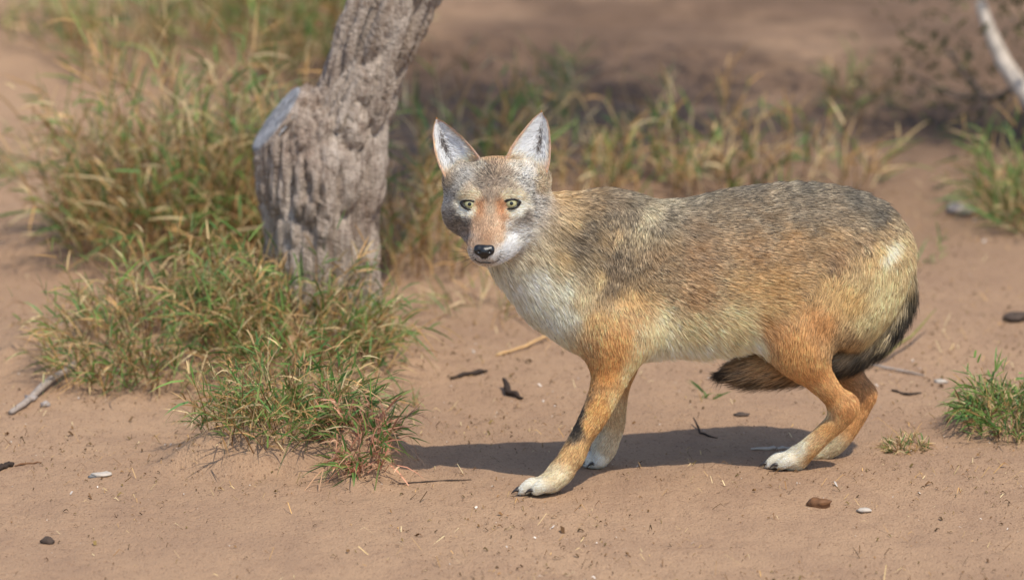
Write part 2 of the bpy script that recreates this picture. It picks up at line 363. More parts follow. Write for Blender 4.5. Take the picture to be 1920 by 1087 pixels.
# ------------------------------------------------------------------ coyote
GY_ = lambda py: float(gnd(960, py)[1])
YF, YB = -0.015, 0.105
def yb(px): return YF + (YB-YF)*np.clip((px-1120)/480, -.3, 1.2)
PAW_NF, PAW_FF, PAW_NH, PAW_FH = GY_(930)+.012, GY_(877)+.01, GY_(882)+.012, GY_(860)+.01
HS = (1, 0, 0)
tubes = [
 # torso, head end to rump
 T([(1120, 497, yb(1120), 128, 82), (1200, 514, yb(1200), 140, 92), (1300, 519, yb(1300), 146, 96), (1400, 499, yb(1400), 146, 92),
    (1500, 470, yb(1500), 128, 84), (1590, 462, yb(1590), 104, 86), (1635, 482, yb(1635), 82, 74)], group='body', len=.021, lift=.32, k=.03),
 T([(962, 420, -.055, 70, 66), (1015, 462, -.035, 108, 72), (1080, 488, -.02, 124, 82), (1140, 500, yb(1140), 124, 86)], group='body', len=.022, lift=.35, k=.03),
 T([(1045, 560, -.03, 52, 55), (1105, 590, -.03, 55, 70), (1180, 610, 0, 55, 75)], group='body', len=.022, lift=.3, k=.05),
 # near shoulder and foreleg
 T([(1175, 440, -.045, 62, 45), (1125, 560, -.07, 55, 42), (1155, 630, -.083, 50, 42)], group='body', len=.017, lift=.28, k=.06),
 T([(1150, 610, -.080, 50, 42), (1156, 652, -.085, 45, 38), (1148, 690, -.088, 38, 33), (1136, 730, -.093, 29, 27), (1114, 780, -.099, 24, 23), (1089, 822, -.105, 20, 20),
    (1074, 853, -.109, 22, 23), (1052, 884, -.113, 19, 23)], group='legNF', len=.010, lift=.3, k=.03),
 T([(1050, 886, -.113, 19, 24), (1034, 902, PAW_NF, 19, 27), (1018, 907, PAW_NF, 14, 24)], group='legNF', len=.008, lift=.3, k=.015),
 # far foreleg
 T([(1160, 620, .05, 45, 38), (1160, 670, .055, 40, 32), (1150, 720, .06, 30, 27), (1148, 765, .066, 25, 24), (1147, 800, .072, 22, 22), (1134, 836, .078, 20, 21)], group='legFF', len=.010, lift=.3, k=.03),
 T([(1134, 836, .08, 19, 22), (1124, 858, PAW_FF, 17, 25), (1106, 865, PAW_FF, 11, 22)], group='legFF', len=.008, lift=.3, k=.015),
 # near thigh, shin, hock, metatarsus
 T([(1598, 475, .062, 84, 48), (1552, 550, .045, 88, 50), (1508, 620, .030, 62, 44), (1496, 652, .026, 50, 40)], group='body', len=.017, lift=.28, k=.05),
 T([(1478, 622, .026, 40, 38), (1506, 672, .026, 40, 36), (1532, 705, .032, 28, 27), (1560, 738, .040, 21, 21), (1584, 762, .047, 23, 20)], group='legNH', len=.011, lift=.28, k=.03),
 T([(1582, 762, .047, 24, 22), (1572, 786, .049, 20, 19), (1545, 813, .052, 17, 18), (1514, 842, .056, 18, 20), (1492, 858, PAW_NH, 18, 25)], group='legNH', len=.009, lift=.28, k=.018),
 T([(1494, 860, PAW_NH, 18, 26), (1478, 862, PAW_NH, 14, 24)], group='legNH', len=.008, lift=.28, k=.015),
 # far hind leg
 T([(1600, 480, .15, 75, 42), (1540, 600, .165, 58, 40), (1545, 650, .17, 42, 34), (1592, 704, .165, 26, 25), (1620, 738, .16, 19, 20)], group='legFH', len=.011, lift=.28, k=.03),
 T([(1622, 740, .16, 18, 19), (1607, 775, .158, 19, 20), (1578, 820, .155, 18, 20), (1552, 842, PAW_FH, 16, 22), (1520, 850, PAW_FH, 12, 22)], group='legFH', len=.009, lift=.28, k=.018),
 # buttock
 T([(1618, 500, .085, 60, 66), (1624, 560, .09, 50, 56), (1602, 615, .10, 34, 48)], group='body', len=.024, lift=.35, k=.05),
 # tail tucked under
 T([(1640, 408, .105, 22), (1674, 446, .112, 20), (1691, 500, .118, 18), (1689, 560, .12, 19), (1662, 612, .115, 22), (1618, 648, .11, 25), (1560, 670, .10, 28), (1480, 682, .09, 30), (1412, 692, .08, 23), (1372, 699, .075, 8)], group='tail', len=.044, lift=.5, k=.012),
 # head: skull, cheeks, muzzle, chin, brows, ear roots
 T([(930, 350, -.092, 56, 76), (931, 360, -.062, 60, 82)], side=HS, group='head', len=.010, lift=.3, k=.02),
 T([(930, 392, -.105, 46, 64), (936, 396, -.07, 56, 80)], side=HS, group='head', len=.012, lift=.32, k=.03),
 T([(884, 394, -.100, 24), (866, 396, -.075, 31)], group='head', len=.015, lift=.4, k=.03),
 T([(964, 400, -.100, 28), (994, 398, -.066, 30), (990, 424, -.060, 33)], group='head', len=.021, lift=.4, k=.03),
 T([(910, 476, -.181, 19, 27), (910, 464, -.177, 25, 31), (914, 440, -.158, 29, 32), (919, 410, -.130, 33, 33), (923, 380, -.112, 34, 30)], side=HS, group='head', len=.007, lift=.35, k=.016),
 T([(911, 487, -.172, 10, 18), (917, 480, -.15, 17, 27), (930, 458, -.11, 28, 42)], side=HS, group='head', len=.008, lift=.3, k=.012),
 T([(886, 365, -.128, 12, 20), (870, 356, -.110, 15, 18)], group='head', len=.009, lift=.3, k=.02),
 T([(954, 364, -.128, 12, 20), (970, 355, -.110, 15, 18)], group='head', len=.009, lift=.3, k=.02),
 T([(942, 464, -.150, 14), (962, 444, -.116, 19), (984, 422, -.086, 25)], group='head', len=.014, lift=.35, k=.02),
 T([(892, 460, -.145, 9), (880, 436, -.110, 13), (866, 414, -.086, 20)], group='head', len=.012, lift=.35, k=.02),
 T([(892, 410, -.132, 12), (874, 402, -.120, 15), (860, 392, -.098, 16)], group='head', len=.010, lift=.3, k=.025),
 T([(947, 410, -.132, 12), (965, 402, -.120, 15), (980, 392, -.098, 16)], group='head', len=.010, lift=.3, k=.025),
 T([(852, 338, -.078, 18), (866, 322, -.068, 20)], group='head', len=.012, lift=.4, k=.03),
 T([(1010, 334, -.078, 18), (990, 320, -.068, 20)], group='head', len=.012, lift=.4, k=.03),
]
def ball(px, py, Y, rx, ry, group, k, ln=.006):
    return T([(px, py, Y, ry, rx), (px, py+.5, Y, ry, rx)], side=HS, group=group, len=ln, lift=.2, k=k)
# toes: two middle ones lead, the side ones sit further back
for grp, py0, toes in (('legNF', PAW_NF, ((1006, 908, 980, 919, -.010), (1008, 906, 984, 915, .008), (1026, 910, 1006, 919, -.027), (1020, 905, 1000, 911, .024))),
                       ('legNH', PAW_NH, ((1472, 860, 1444, 869, -.010), (1472, 858, 1448, 866, .008), (1488, 862, 1464, 871, -.027), (1482, 857, 1462, 863, .024))),
                       ('legFF', PAW_FF, ((1122, 857, 1104, 866, -.010), (1120, 856, 1100, 864, .008), (1134, 858, 1122, 868, -.025)))):
    for x0, y0, x1, y1, dy in toes:
        tubes.append(T([(x0, y0, py0+dy*.8, 10, 10), ((x0+x1)/2, (y0+y1)/2-3, py0+dy, 10.5, 9.5), (x1, y1, py0+dy, 9, 9)], group=grp, len=.006, lift=.25, k=.004))

CX = Sculpt(at(800, 560, -.25)*[1, 0, 0] + [0, -.27, -.02], at(1745, 560, .2)*[1, 0, 0] + [0, .26, .62], .0038)
for tb in tubes: CX.tube(tb, tb['k'])
# eye sockets
def surf_y(px, py):                                    # first skin along a pixel's ray
    ys = np.arange(-.255, .2, .0015); P_ = np.array([at(px, py, y) for y in ys]); q = (P_-CX.lo)/CX.h; i = np.round(q).astype(int)
    d = CX.d[tuple(np.clip(i, 0, CX.n-1).T)]; k = np.argmax(d < 0); return float(ys[k]) if d[k] < 0 else -.1
EYES = [at(x, y, surf_y(x, y)+.0055) for x, y in ((881.5, 383), (958, 381.5))]
NOSE_Y = surf_y(908, 466) ; print('eyes', EYES, 'nose', NOSE_Y)
for e in EYES:
    sl, g = CX.sub(e-.03, e+.03)
    dd = np.linalg.norm(g-(e+np.array([0, .004, 0])), axis=-1) - .0105
    CX.d[sl] = np.maximum(CX.d[sl], -dd.astype(np.float32))
bv, bq = CX.mesh(); bv = relax(bv, bq, 2, .4); bn = CX.grad(bv)
print('body verts', len(bv), 'min z', bv[:, 2].min())

coyote = empty('coyote', (at(1300, 880, .05)[0], .05, 0))
tag(coyote, 'grey and tan coyote crouching on the sand with its tail tucked, facing the viewer', 'coyote')

# per-vertex coat data: flow direction, hair length, lift, region
groups = ['body', 'legNF', 'legFF', 'legNH', 'legFH', 'tail', 'head']
nv = len(bv); W = np.zeros((nv, len(groups))); FL = np.zeros((nv, 3)); LN = np.zeros(nv); LF = np.zeros(nv); WS = np.zeros(nv)
for tb in tubes:
    dmin = np.full(nv, 9.0); ax_ = np.zeros((nv, 3)); pts = tb['p']; R = tb['r']
    for i in range(len(pts)-1):
        d, t_, ax = seg_dist(bv, pts[i], pts[i+1], R[i, 0], R[i+1, 0], R[i, 1], R[i+1, 1], tb['side'])
        m = d < dmin; dmin[m] = d[m]; ax_[m] = ax
    wt = np.exp(-np.maximum(dmin, 0)/.006)
    W[:, groups.index(tb['group'])] += wt; FL += ax_*wt[:, None]; LN += tb['len']*wt; LF += tb['lift']*wt; WS += wt
WS = np.maximum(WS, 1e-12); W /= WS[:, None]; LN /= WS; LF /= WS
FL = unit(FL); py0_ = project(bv)[1]; FL[:, 2] -= (.35 + 1.1*np.clip((py0_-560)/90, 0, 1))*W[:, 0]; FL = unit(FL)
# coat colour anchors: px, py, r, g, b, share of black-tipped hairs
ANCH = {
'body': [(1050,350,176,138,88,.35),(1100,368,150,120,85,.5),(1070,420,180,148,102,.25),(1050,480,190,160,115,.15),(1000,520,220,208,190,.03),(960,540,218,206,190,.02),(1030,595,218,205,184,.05),
 (985,465,190,170,140,.1),(1090,560,194,168,128,.12),(1150,375,125,104,82,.6),(1150,450,168,136,94,.4),(1130,520,190,160,112,.2),(1200,372,118,103,84,.6),(1205,425,168,146,112,.45),(1235,480,148,117,82,.5),
 (1180,560,195,155,100,.15),(1120,600,208,165,105,.08),(1222,625,216,196,156,.04),(1250,672,236,224,200,0),(1300,358,105,95,82,.65),(1300,420,126,99,72,.55),(1300,480,150,111,72,.45),(1300,550,168,128,84,.3),
 (1300,605,210,182,138,.08),(1320,662,234,218,188,0),(1400,345,95,85,75,.7),(1400,400,116,93,69,.6),(1400,470,156,116,73,.4),(1390,540,182,142,90,.2),(1380,605,214,188,142,.04),(1405,645,234,218,186,0),
 (1500,340,85,77,68,.75),(1500,400,110,90,70,.6),(1480,460,162,122,76,.3),(1450,540,186,142,84,.15),(1440,610,176,128,74,.12),(1560,400,120,98,75,.5),(1560,450,166,130,86,.3),(1560,520,192,152,97,.1),
 (1600,370,80,72,64,.8),(1640,400,74,66,58,.8),(1620,450,150,116,77,.4),(1600,560,197,157,97,.05),(1540,600,186,130,70,.08),(1640,480,200,165,112,.1),(1668,470,228,212,184,0),(1660,540,217,193,145,0),(1640,600,206,182,134,.05),
 (1690,480,190,155,105,.2),(1590,640,160,125,80,.2),(1490,650,200,144,76,.03),(1150,640,206,143,72,.03)],
'legNF': [(1150,610,206,150,85,.05),(1150,680,206,138,64,0),(1130,760,206,146,74,0),(1185,690,226,186,130,0),(1160,760,222,182,125,0),(1104,742,70,58,46,.4),(1098,756,56,47,38,.6),(1093,770,52,44,36,.6),(1088,784,52,44,36,.6),(1082,798,56,47,38,.6),(1076,812,80,66,52,.4),(1104,745,190,135,72,.2),(1085,835,202,155,95,.02),(1040,895,214,186,146,0),(985,915,234,220,196,0),(1010,918,230,214,188,0)],
'legFF': [(1155,700,190,140,85,0),(1150,780,190,160,120,0),(1140,830,200,180,150,0),(1110,865,234,222,202,0)],
'legNH': [(1460,640,200,138,74,.02),(1520,690,202,136,66,0),(1560,740,202,142,76,0),(1590,765,196,136,72,0),(1560,800,202,144,78,0),(1500,830,226,207,178,0),(1530,850,200,150,90,0),(1450,866,234,220,196,0),(1470,872,230,214,188,0),(1545,775,222,196,155,0)],
'legFH': [(1600,700,176,125,75,0),(1635,735,190,132,72,0),(1600,790,188,132,72,0),(1550,845,205,178,140,0),(1550,600,180,130,75,0)],
'tail': [(1640,398,60,52,46,.8),(1690,436,46,38,32,.85),(1706,470,30,26,22,.9),(1712,520,22,19,17,.9),(1703,545,30,26,22,.9),(1688,520,170,140,95,.2),(1670,500,214,190,146,0),(1708,575,22,19,17,.9),(1668,560,212,186,140,.05),(1650,605,196,168,120,.1),(1690,610,26,22,19,.9),(1630,630,150,122,82,.3),(1660,645,30,25,21,.85),
 (1630,668,40,33,26,.8),(1590,660,110,86,56,.4),(1590,695,60,48,35,.6),(1550,690,112,82,48,.35),(1500,680,176,130,78,.15),(1500,715,90,66,40,.4),(1450,685,178,132,80,.15),(1440,725,90,68,44,.4),(1405,690,150,110,66,.25),(1385,700,60,48,36,.6),(1350,700,28,25,23,.9)],
'head': [(935,290,170,130,90,.12),(915,294,172,138,100,.15),(955,292,176,140,102,.15),(930,310,150,124,100,.3),(930,325,138,116,96,.35),(912,330,146,128,110,.3),(948,328,150,132,114,.3),(902,312,182,168,150,.18),(966,310,192,180,164,.15),(880,328,186,178,168,.18),(985,326,204,196,186,.12),(845,345,172,152,128,.15),(1015,345,190,166,136,.12),
 (846,368,166,158,150,.25),(858,352,164,156,147,.25),(868,342,170,162,152,.22),(1005,375,176,168,160,.22),(1002,400,186,179,171,.18),(990,350,180,172,163,.22),(975,342,184,174,163,.2),(848,390,146,138,130,.25),(852,408,132,124,117,.25),(985,424,200,194,187,.1),(1010,415,198,190,181,.1),(990,445,212,205,195,.05),(868,428,132,122,114,.2),(858,418,120,111,104,.2),(958,448,224,219,213,0),(966,434,216,210,203,.03),(975,424,206,200,192,.05),(962,422,196,186,174,.05),(1000,440,204,196,184,.05),(975,455,214,206,194,.03),(952,425,214,200,184,0),(955,460,226,220,214,0),
 (870,368,212,192,160,.02),(880,369,226,206,172,0),(892,370,214,190,154,0),(946,370,214,190,154,0),(958,368,226,206,172,0),(968,366,214,194,162,.02),(880,356,168,150,130,.15),(960,354,172,154,134,.15),
 (865,388,238,224,198,0),(869,397,242,230,206,0),(874,402,240,226,202,0),(884,401,236,218,190,0),(892,397,226,196,160,0),(975,387,238,224,198,0),(970,396,242,230,206,0),(962,402,240,226,202,0),(955,401,236,218,190,0),(947,397,226,196,160,0),(981,398,130,120,110,.1),(975,407,112,102,93,.1),(965,414,134,124,114,.1),(858,396,120,111,103,.1),(866,408,96,88,81,.1),(876,416,112,103,95,.1),
 (920,345,144,125,108,.28),(905,350,150,136,122,.25),(938,348,154,138,122,.25),(919,372,158,140,122,.12),(919,395,168,146,122,.05),(919,415,170,140,112,.03),(915,440,174,138,106,.02),(912,452,168,132,102,0),
 (899,388,184,132,90,0),(897,400,184,128,84,0),(894,414,176,138,104,0),(890,432,172,140,112,0),(938,386,182,128,84,0),(941,398,186,124,80,0),(943,412,180,136,100,0),(942,430,180,144,112,0),
 (904,430,168,136,108,0),(930,436,176,142,112,0),(938,452,190,160,130,0),(948,472,232,225,218,0),(936,484,230,222,214,0),(882,462,180,150,124,0),(884,482,212,200,190,0),(895,489,208,196,188,0),(913,499,200,190,182,0),(876,446,142,128,118,.05),(866,440,128,116,107,.05)],
}
for a_, n_ in (('body', [(1645,465,198,162,108,.1),(1692,455,194,160,110,.2),(1672,505,212,184,134,0),(1655,430,150,120,82,.35),(1560,480,150,112,72,.3),(1086,424,96,78,58,.7),(1076,446,92,74,55,.7),(1066,468,100,82,62,.6),(1160,486,112,88,62,.6),(1150,508,110,86,62,.6),(1143,530,120,96,70,.5),(1240,375,150,136,114,.5),(1248,400,100,86,70,.7),(1190,400,110,92,72,.65),(1215,395,176,158,128,.4),(1040,540,214,200,176,.05),(1060,585,214,200,178,.05),(1440,580,190,152,98,.1)]),
               ('legNF', [(1117,772,206,146,74,0),(1106,798,206,148,78,0),(1122,755,206,146,74,0),(1100,720,198,140,70,.05),(1070,845,196,148,90,.02),(1135,700,206,138,62,0)])): ANCH[a_] += n_
px_, py_ = project(bv); jit = 9*np.stack([vnoise(bv*28, 60), vnoise(bv*28, 61)], 1)
q2 = np.stack([px_, py_], 1) + jit*np.where(W[:, 6:7] > .5, .3, 1)
COL = np.zeros((nv, 4))
for gi, gname in enumerate(groups):
    A = np.array(ANCH[gname], float); m = W[:, gi] > .01
    d2 = ((q2[m][:, None] - A[None, :, :2])**2).sum(2) + 12.0
    iw = d2**(-2.0 if gname == 'head' else -1.7); iw /= iw.sum(1, keepdims=True)
    cc = lin(A[:, 2:5]); cc = (cc*(.84 if gname != 'head' else .92) + (.16 if gname != 'head' else .08)*cc.mean(1, keepdims=True))*([1.0, 1.0, .98] if gname == 'head' else [1.0, 1.02, .98] if gname.startswith('leg') else [1.0, 1.03, .97]); cc = np.concatenate([cc, A[:, 5:6]], 1)
    COL[m] += W[m, gi:gi+1]*(iw @ cc)
LN *= np.where(W[:, 0] > .5, 1 + 1.0*np.clip((py_-590)/70, 0, 1)*np.clip((px_-1210)/40, 0, 1)*np.clip((1440-px_)/30, 0, 1), 1)
ALB = 1.34                                             # photo colour -> coat albedo
skin = np.minimum(COL[:, :3]*.7, .9)
t = NT('coyote_skin'); a = t.n('ShaderNodeAttribute', attribute_name='Col')
M_SKIN = t.finish(t.bsdf(a.outputs['Color'], .9, .1).outputs[0])
body = mesh_obj('body', bv, bq, M_SKIN, coyote, skin)

def grow(name, P, N, D, L, lift, wid, C, dark, parent, clump=.15, tv_s=.2, alb=ALB):
    """hairs at P with normals N along D; C (n,3) albedo; dark = chance of a black tip"""
    dark = np.clip(dark*(1 + 1.1*vnoise(P/np.array([.017, .008, .008]), 95) + .5*vnoise(P/.04, 96)), 0, 1)
    n = len(P); rnd = rng.normal(size=(n, 3))
    cl = np.stack([vnoise(P/.014, s) for s in (81, 82, 83)], 1)*clump + rnd*.11
    D = unit(D - N*(D*N).sum(1, keepdims=True)); D = unit(D + cl - N*(cl*N).sum(1, keepdims=True)*.7)
    L = L*rng.uniform(.65, 1.2, n); lf = lift*rng.uniform(.5, 1.5, n)
    up = N*np.sin(lf)[:, None] + D*np.cos(lf)[:, None]
    tip = unit(N*np.sin(lf*.25)[:, None] + D*np.cos(lf*.25)[:, None] + np.array([0, 0, -4.0])*np.maximum(L-.012, 0)[:, None])
    sd_ = unit(np.cross(N, D) + N*rng.normal(size=(n, 1))*.5)
    ts = (0, .45, .8, 1.0) if np.median(L) > .014 else (0, .6, 1.0)
    dirs = np.stack([L[:, None]*(up*tt + (tip-up)*tt*tt*.7) for tt in ts], 1)
    tone = np.exp(rng.normal(size=n)*tv_s + .22*vnoise(P/.009, 91))[:, None]
    isd = (rng.random(n) < dark*1.25)[:, None]; isd2 = (rng.random(n) < dark*.5)[:, None]
    C0 = np.minimum(C*tone*alb, .9)
    # the mean colour includes the black hairs, so the pale ones are paler
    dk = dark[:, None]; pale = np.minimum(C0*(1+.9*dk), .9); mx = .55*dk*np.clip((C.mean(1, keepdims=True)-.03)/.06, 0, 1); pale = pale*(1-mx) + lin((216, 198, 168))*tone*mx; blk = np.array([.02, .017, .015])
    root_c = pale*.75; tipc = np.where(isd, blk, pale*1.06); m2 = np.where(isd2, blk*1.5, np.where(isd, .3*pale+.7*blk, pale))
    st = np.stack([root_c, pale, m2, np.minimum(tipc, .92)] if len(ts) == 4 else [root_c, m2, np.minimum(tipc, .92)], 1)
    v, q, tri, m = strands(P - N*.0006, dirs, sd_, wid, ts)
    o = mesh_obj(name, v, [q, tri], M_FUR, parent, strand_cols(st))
    o['kind'] = 'stuff'; return o
# area-weighted roots on the body
a0, a1, a2, a3 = (bv[bq[:, k]] for k in range(4)); area = np.linalg.norm(np.cross(a2-a0, a3-a1), axis=1)/2
fx = bq[:, 0]; toward = ((bn[fx]*unit(CAM[None]-bv[fx])).sum(1) > -.25)
dens = np.where(toward, 1.0, .3)*np.where(W[fx, 6] > .5, 3.4, np.where((W[fx, 0]+W[fx, 5]) > .5, 1.0, 2.0))
NH_ = 480000
pf = area*dens; fi = rng.choice(len(bq), NH_, p=pf/pf.sum())
uu, vv = rng.random((2, NH_, 1)); P = (a0[fi]*(1-uu)+a1[fi]*uu)*(1-vv) + (a3[fi]*(1-uu)+a2[fi]*uu)*vv
vi = bq[fi, rng.integers(0, 4, NH_)]; N = bn[fx[fi]]
ok = np.ones(NH_, bool)
for e in EYES: ok &= np.linalg.norm((P-e)*np.array([1, .55, 1.35]), axis=1) > .0128
NOSE = at(908, 471, NOSE_Y); ok &= np.linalg.norm((P-NOSE)*np.array([.8, .75, 1.05]), axis=1) > .0165
ok &= P[:, 2] > .002
P, N, vi = P[ok], N[ok], vi[ok]
Lh = LN[vi]; wid = np.interp(Lh, [.005, .012, .03, .05], [.0005, .00065, .00075, .0010])
hd = W[vi, 6] > .5
sh = LN[vi] < .0155
for nm_, m_, tvs in (('fur', ~sh, .2), ('short_fur', sh, .30)):
    grow(nm_, P[m_], N[m_], FL[vi][m_], Lh[m_], LF[vi][m_], wid[m_], COL[vi, :3][m_], np.clip(COL[vi, 3], 0, 1)[m_], coyote, .15, tvs, np.where(W[vi, 6] > .5, 1.28, ALB)[m_][:, None])
print('hairs', sh.sum(), (~sh).sum())

# ears
def ear(inner, outer, Y0, Y1, seed):
    inner, outer = np.array(inner, float), np.array(outer, float); NV_, NU = 22, 17
    def res(p, n):
        s = np.concatenate([[0], np.cumsum(np.linalg.norm(np.diff(p, axis=0), axis=1))]); q = np.linspace(0, s[-1], n)
        return np.stack([np.interp(q, s, p[:, 0]), np.interp(q, s, p[:, 1])], 1)
    I, O = res(inner, NV_), res(outer, NV_); F = np.zeros((NV_, NU, 3)); B = np.zeros((NV_, NU, 3))
    for i in range(NV_):
        v = i/(NV_-1)
        for j in range(NU):
            u = j/(NU-1); p = I[i]*(1-u)+O[i]*u; cup = (1-(2*u-1)**2)
            wdt = np.linalg.norm(I[i]-O[i])/1050
            Y = Y0+(Y1-Y0)*v + cup*min(.020, wdt*.34) + (.012*(1-v) if u > .5 else 0)*(2*u-1)
            F[i, j] = at(p[0], p[1], Y); B[i, j] = at(p[0], p[1], Y+.002+.004*cup*(1-v))
    k = np.arange(NV_*NU).reshape(NV_, NU); n0 = NV_*NU
    f = np.stack([k[:-1, :-1], k[:-1, 1:], k[1:, 1:], k[1:, :-1]], -1).reshape(-1, 4)
    fb = f[:, ::-1]+n0
    ed = []
    for a, b in ((k[:, 0], 1), (k[:, -1], -1)):
        q = np.stack([a[:-1], a[1:], a[1:]+n0, a[:-1]+n0], 1); ed.append(q if b > 0 else q[:, ::-1])
    return F, B, np.concatenate([F.reshape(-1, 3), B.reshape(-1, 3)]), np.concatenate([f, fb]+ed)
EARS = [([(901,296),(886,277),(868,258),(850,242),(834,230),(819,223)], [(840,345),(823,312),(814,282),(811,254),(813,236),(819,223)], -.108, -.070, 1),
        ([(947,298),(957,277),(970,258),(986,238),(1000,222),(1015,210)], [(1024,335),(1032,302),(1033,273),(1031,246),(1026,226),(1015,210)], -.106, -.068, 2)]
t = NT('ear_skin'); geo = t.n('ShaderNodeNewGeometry')
M_EAR = t.finish(t.bsdf(lin((176, 150, 136)), .8, .2).outputs[0])
for inner, outer, Y0, Y1, sd0 in EARS:
    F, B, ev, ef = ear(inner, outer, Y0, Y1, sd0)
    eo = mesh_obj('ear', ev, ef, M_EAR, coyote)
    nn = 16000; fu, fv = rng.random(nn), rng.random(nn)*.96
    def samp(G_, u, v):
        y = v*(G_.shape[0]-1); x = u*(G_.shape[1]-1); i = np.minimum(y.astype(int), G_.shape[0]-2); j = np.minimum(x.astype(int), G_.shape[1]-2); fy, fx_ = (y-i)[:, None], (x-j)[:, None]
        return (G_[i, j]*(1-fx_)+G_[i, j+1]*fx_)*(1-fy)+(G_[i+1, j]*(1-fx_)+G_[i+1, j+1]*fx_)*fy
    # inner side: long white hairs from the inner rim, thin over the dark hollow
    hol = np.exp(-((fu-.62)/.15)**2 - ((fv-.44)/.24)**2)
    keep = rng.random(nn) > .6*hol; u, v = fu[keep], fv[keep]
    p = samp(F, u, v); e = .02
    tv_ = unit(samp(F, u, np.minimum(v+e, 1))-samp(F, u, np.maximum(v-e, 0))); tu_ = unit(samp(F, np.minimum(u+e, 1), v)-samp(F, np.maximum(u-e, 0), v))
    nrm = unit(np.cross(tu_, tv_)); nrm *= np.sign((nrm*unit(CAM[None]-p)).sum(1, keepdims=True))
    D = unit(tv_*.8 + tu_*np.where(u < .6, .55, -.35)[:, None])
    rimk = np.clip(np.minimum(u, 1-u)/.10, 0, 1)[:, None]; base = np.clip((v-.0)/.25, 0, 1)[:, None]
    c_ = rimk*(base*lin((244, 240, 234))+(1-base)*lin((196, 172, 140))) + (1-rimk)*lin((196, 146, 92))
    c_ = np.where((rng.random(len(u)) < 1.25*hol[keep])[:, None], lin((92, 84, 80)), c_)
    grow('inner_fur', p, nrm, D, np.where(rimk[:, 0] < .6, .005, .014)*np.clip((1-v)*2.5, .25, 1), np.full(len(u), .35), np.full(len(u), .0007), c_, np.full(len(u), .03), eo)
    u, v = rng.random(5000), rng.random(5000)*.97; p = samp(B, u, v); e = .02
    tv_ = unit(samp(B, u, np.minimum(v+e, 1))-samp(B, u, np.maximum(v-e, 0))); tu_ = unit(samp(B, np.minimum(u+e, 1), v)-samp(B, np.maximum(u-e, 0), v))
    nrm = unit(np.cross(tu_, tv_)); nrm *= -np.sign((nrm*unit(CAM[None]-p)).sum(1, keepdims=True))
    grow('back_fur', p, nrm, tv_, np.full(5000, .006), np.full(5000, .25), np.full(5000, .0008), np.tile(lin((190, 134, 78)), (5000, 1)), np.full(5000, .1), eo)

# eyes
def disc_part(name, c, fwd, r0, r1, bulge, mat, parent, n=28, rings=5, sy=1.0):
    fwd = unit(np.array(fwd, float)); s = unit(np.cross([0, 0, 1.0], fwd)); u = np.cross(fwd, s); vs, fs = [], []
    for k in range(rings):
        r = r0+(r1-r0)*k/(rings-1)
        for j in range(n):
            A = 2*math.pi*j/n; vs.append(c + (s*math.cos(A) + u*math.sin(A)*sy)*r + fwd*bulge(r))
    for k in range(rings-1):
        for j in range(n): fs.append((k*n+j, k*n+(j+1) % n, (k+1)*n+(j+1) % n, (k+1)*n+j))
    f = [np.array(fs)[:, ::-1]]
    if r0 <= 1e-6 or True: f.append(np.arange(n)[None])
    return mesh_obj(name, np.array(vs), f, mat, parent)
t = NT('iris'); co = t.coord(); M_IRIS = t.finish(t.bsdf(t.ramp(t.noise(co, 900, 3), [(.3, tuple(lin((140, 134, 92)))), (.7, tuple(lin((190, 184, 140))))]), .08, .6).outputs[0])
M_PUP = NT('pupil'); M_PUP = M_PUP.finish(M_PUP.bsdf((.004, .004, .004), .05, .6).outputs[0])
M_RIM = NT('eyelid_skin'); M_RIM = M_RIM.finish(M_RIM.bsdf((.012, .010, .009), .4, .4).outputs[0])
for e in EYES:
    fwd = unit(CAM - e); R = .0108; sg0 = -1 if e[0] < at(920, 380, -.15)[0] else 1; gz = unit(fwd + np.array([.10*sg0, 0, 0]))
    eye = disc_part('eye', e, gz, .0029, .0106, lambda r: math.sqrt(max(R*R-r*r, 0)), M_IRIS, coyote, rings=7)
    disc_part('pupil', e, gz, .0004, .0033, lambda r: math.sqrt(R*R-r*r)+.00012, M_PUP, eye, rings=4)
    # lid: a dark almond ring hugging the ball
    s = unit(np.cross([0, 0, 1.0], fwd)); u = np.cross(fwd, s); vs = []; n = 40; sgn = 1 if e[0] < at(920, 380, -.15)[0] else -1
    for k, (g0, out_) in enumerate(((0, .0), (.35, .0013), (1.0, .0008), (1.5, -.004))):
        for j in range(n):
            A = 2*math.pi*j/n; ca, sa = math.cos(A), math.sin(A)
            xa = .0132*ca; za = (.0050 if sa > 0 else .0078)*sa*(1-.3*ca*ca) - .0022*sgn*ca
            xo = xa*1.0 + ca*.0034*g0 + (.004*g0*max(0, -ca*-sgn))*np.sign(ca) ; zo = za + sa*.0026*g0
            rr_ = min(xa*xa+za*za, .0100**2)
            vs.append(e + s*xo + u*zo + fwd*(math.sqrt(max(R*R-rr_, (.0045)**2)) + .0006 + out_))
    fs = [(k*n+j, k*n+(j+1) % n, (k+1)*n+(j+1) % n, (k+1)*n+j) for k in range(3) for j in range(n)]
    mesh_obj('eyelid', np.array(vs), np.array(fs)[:, ::-1], M_RIM, eye)

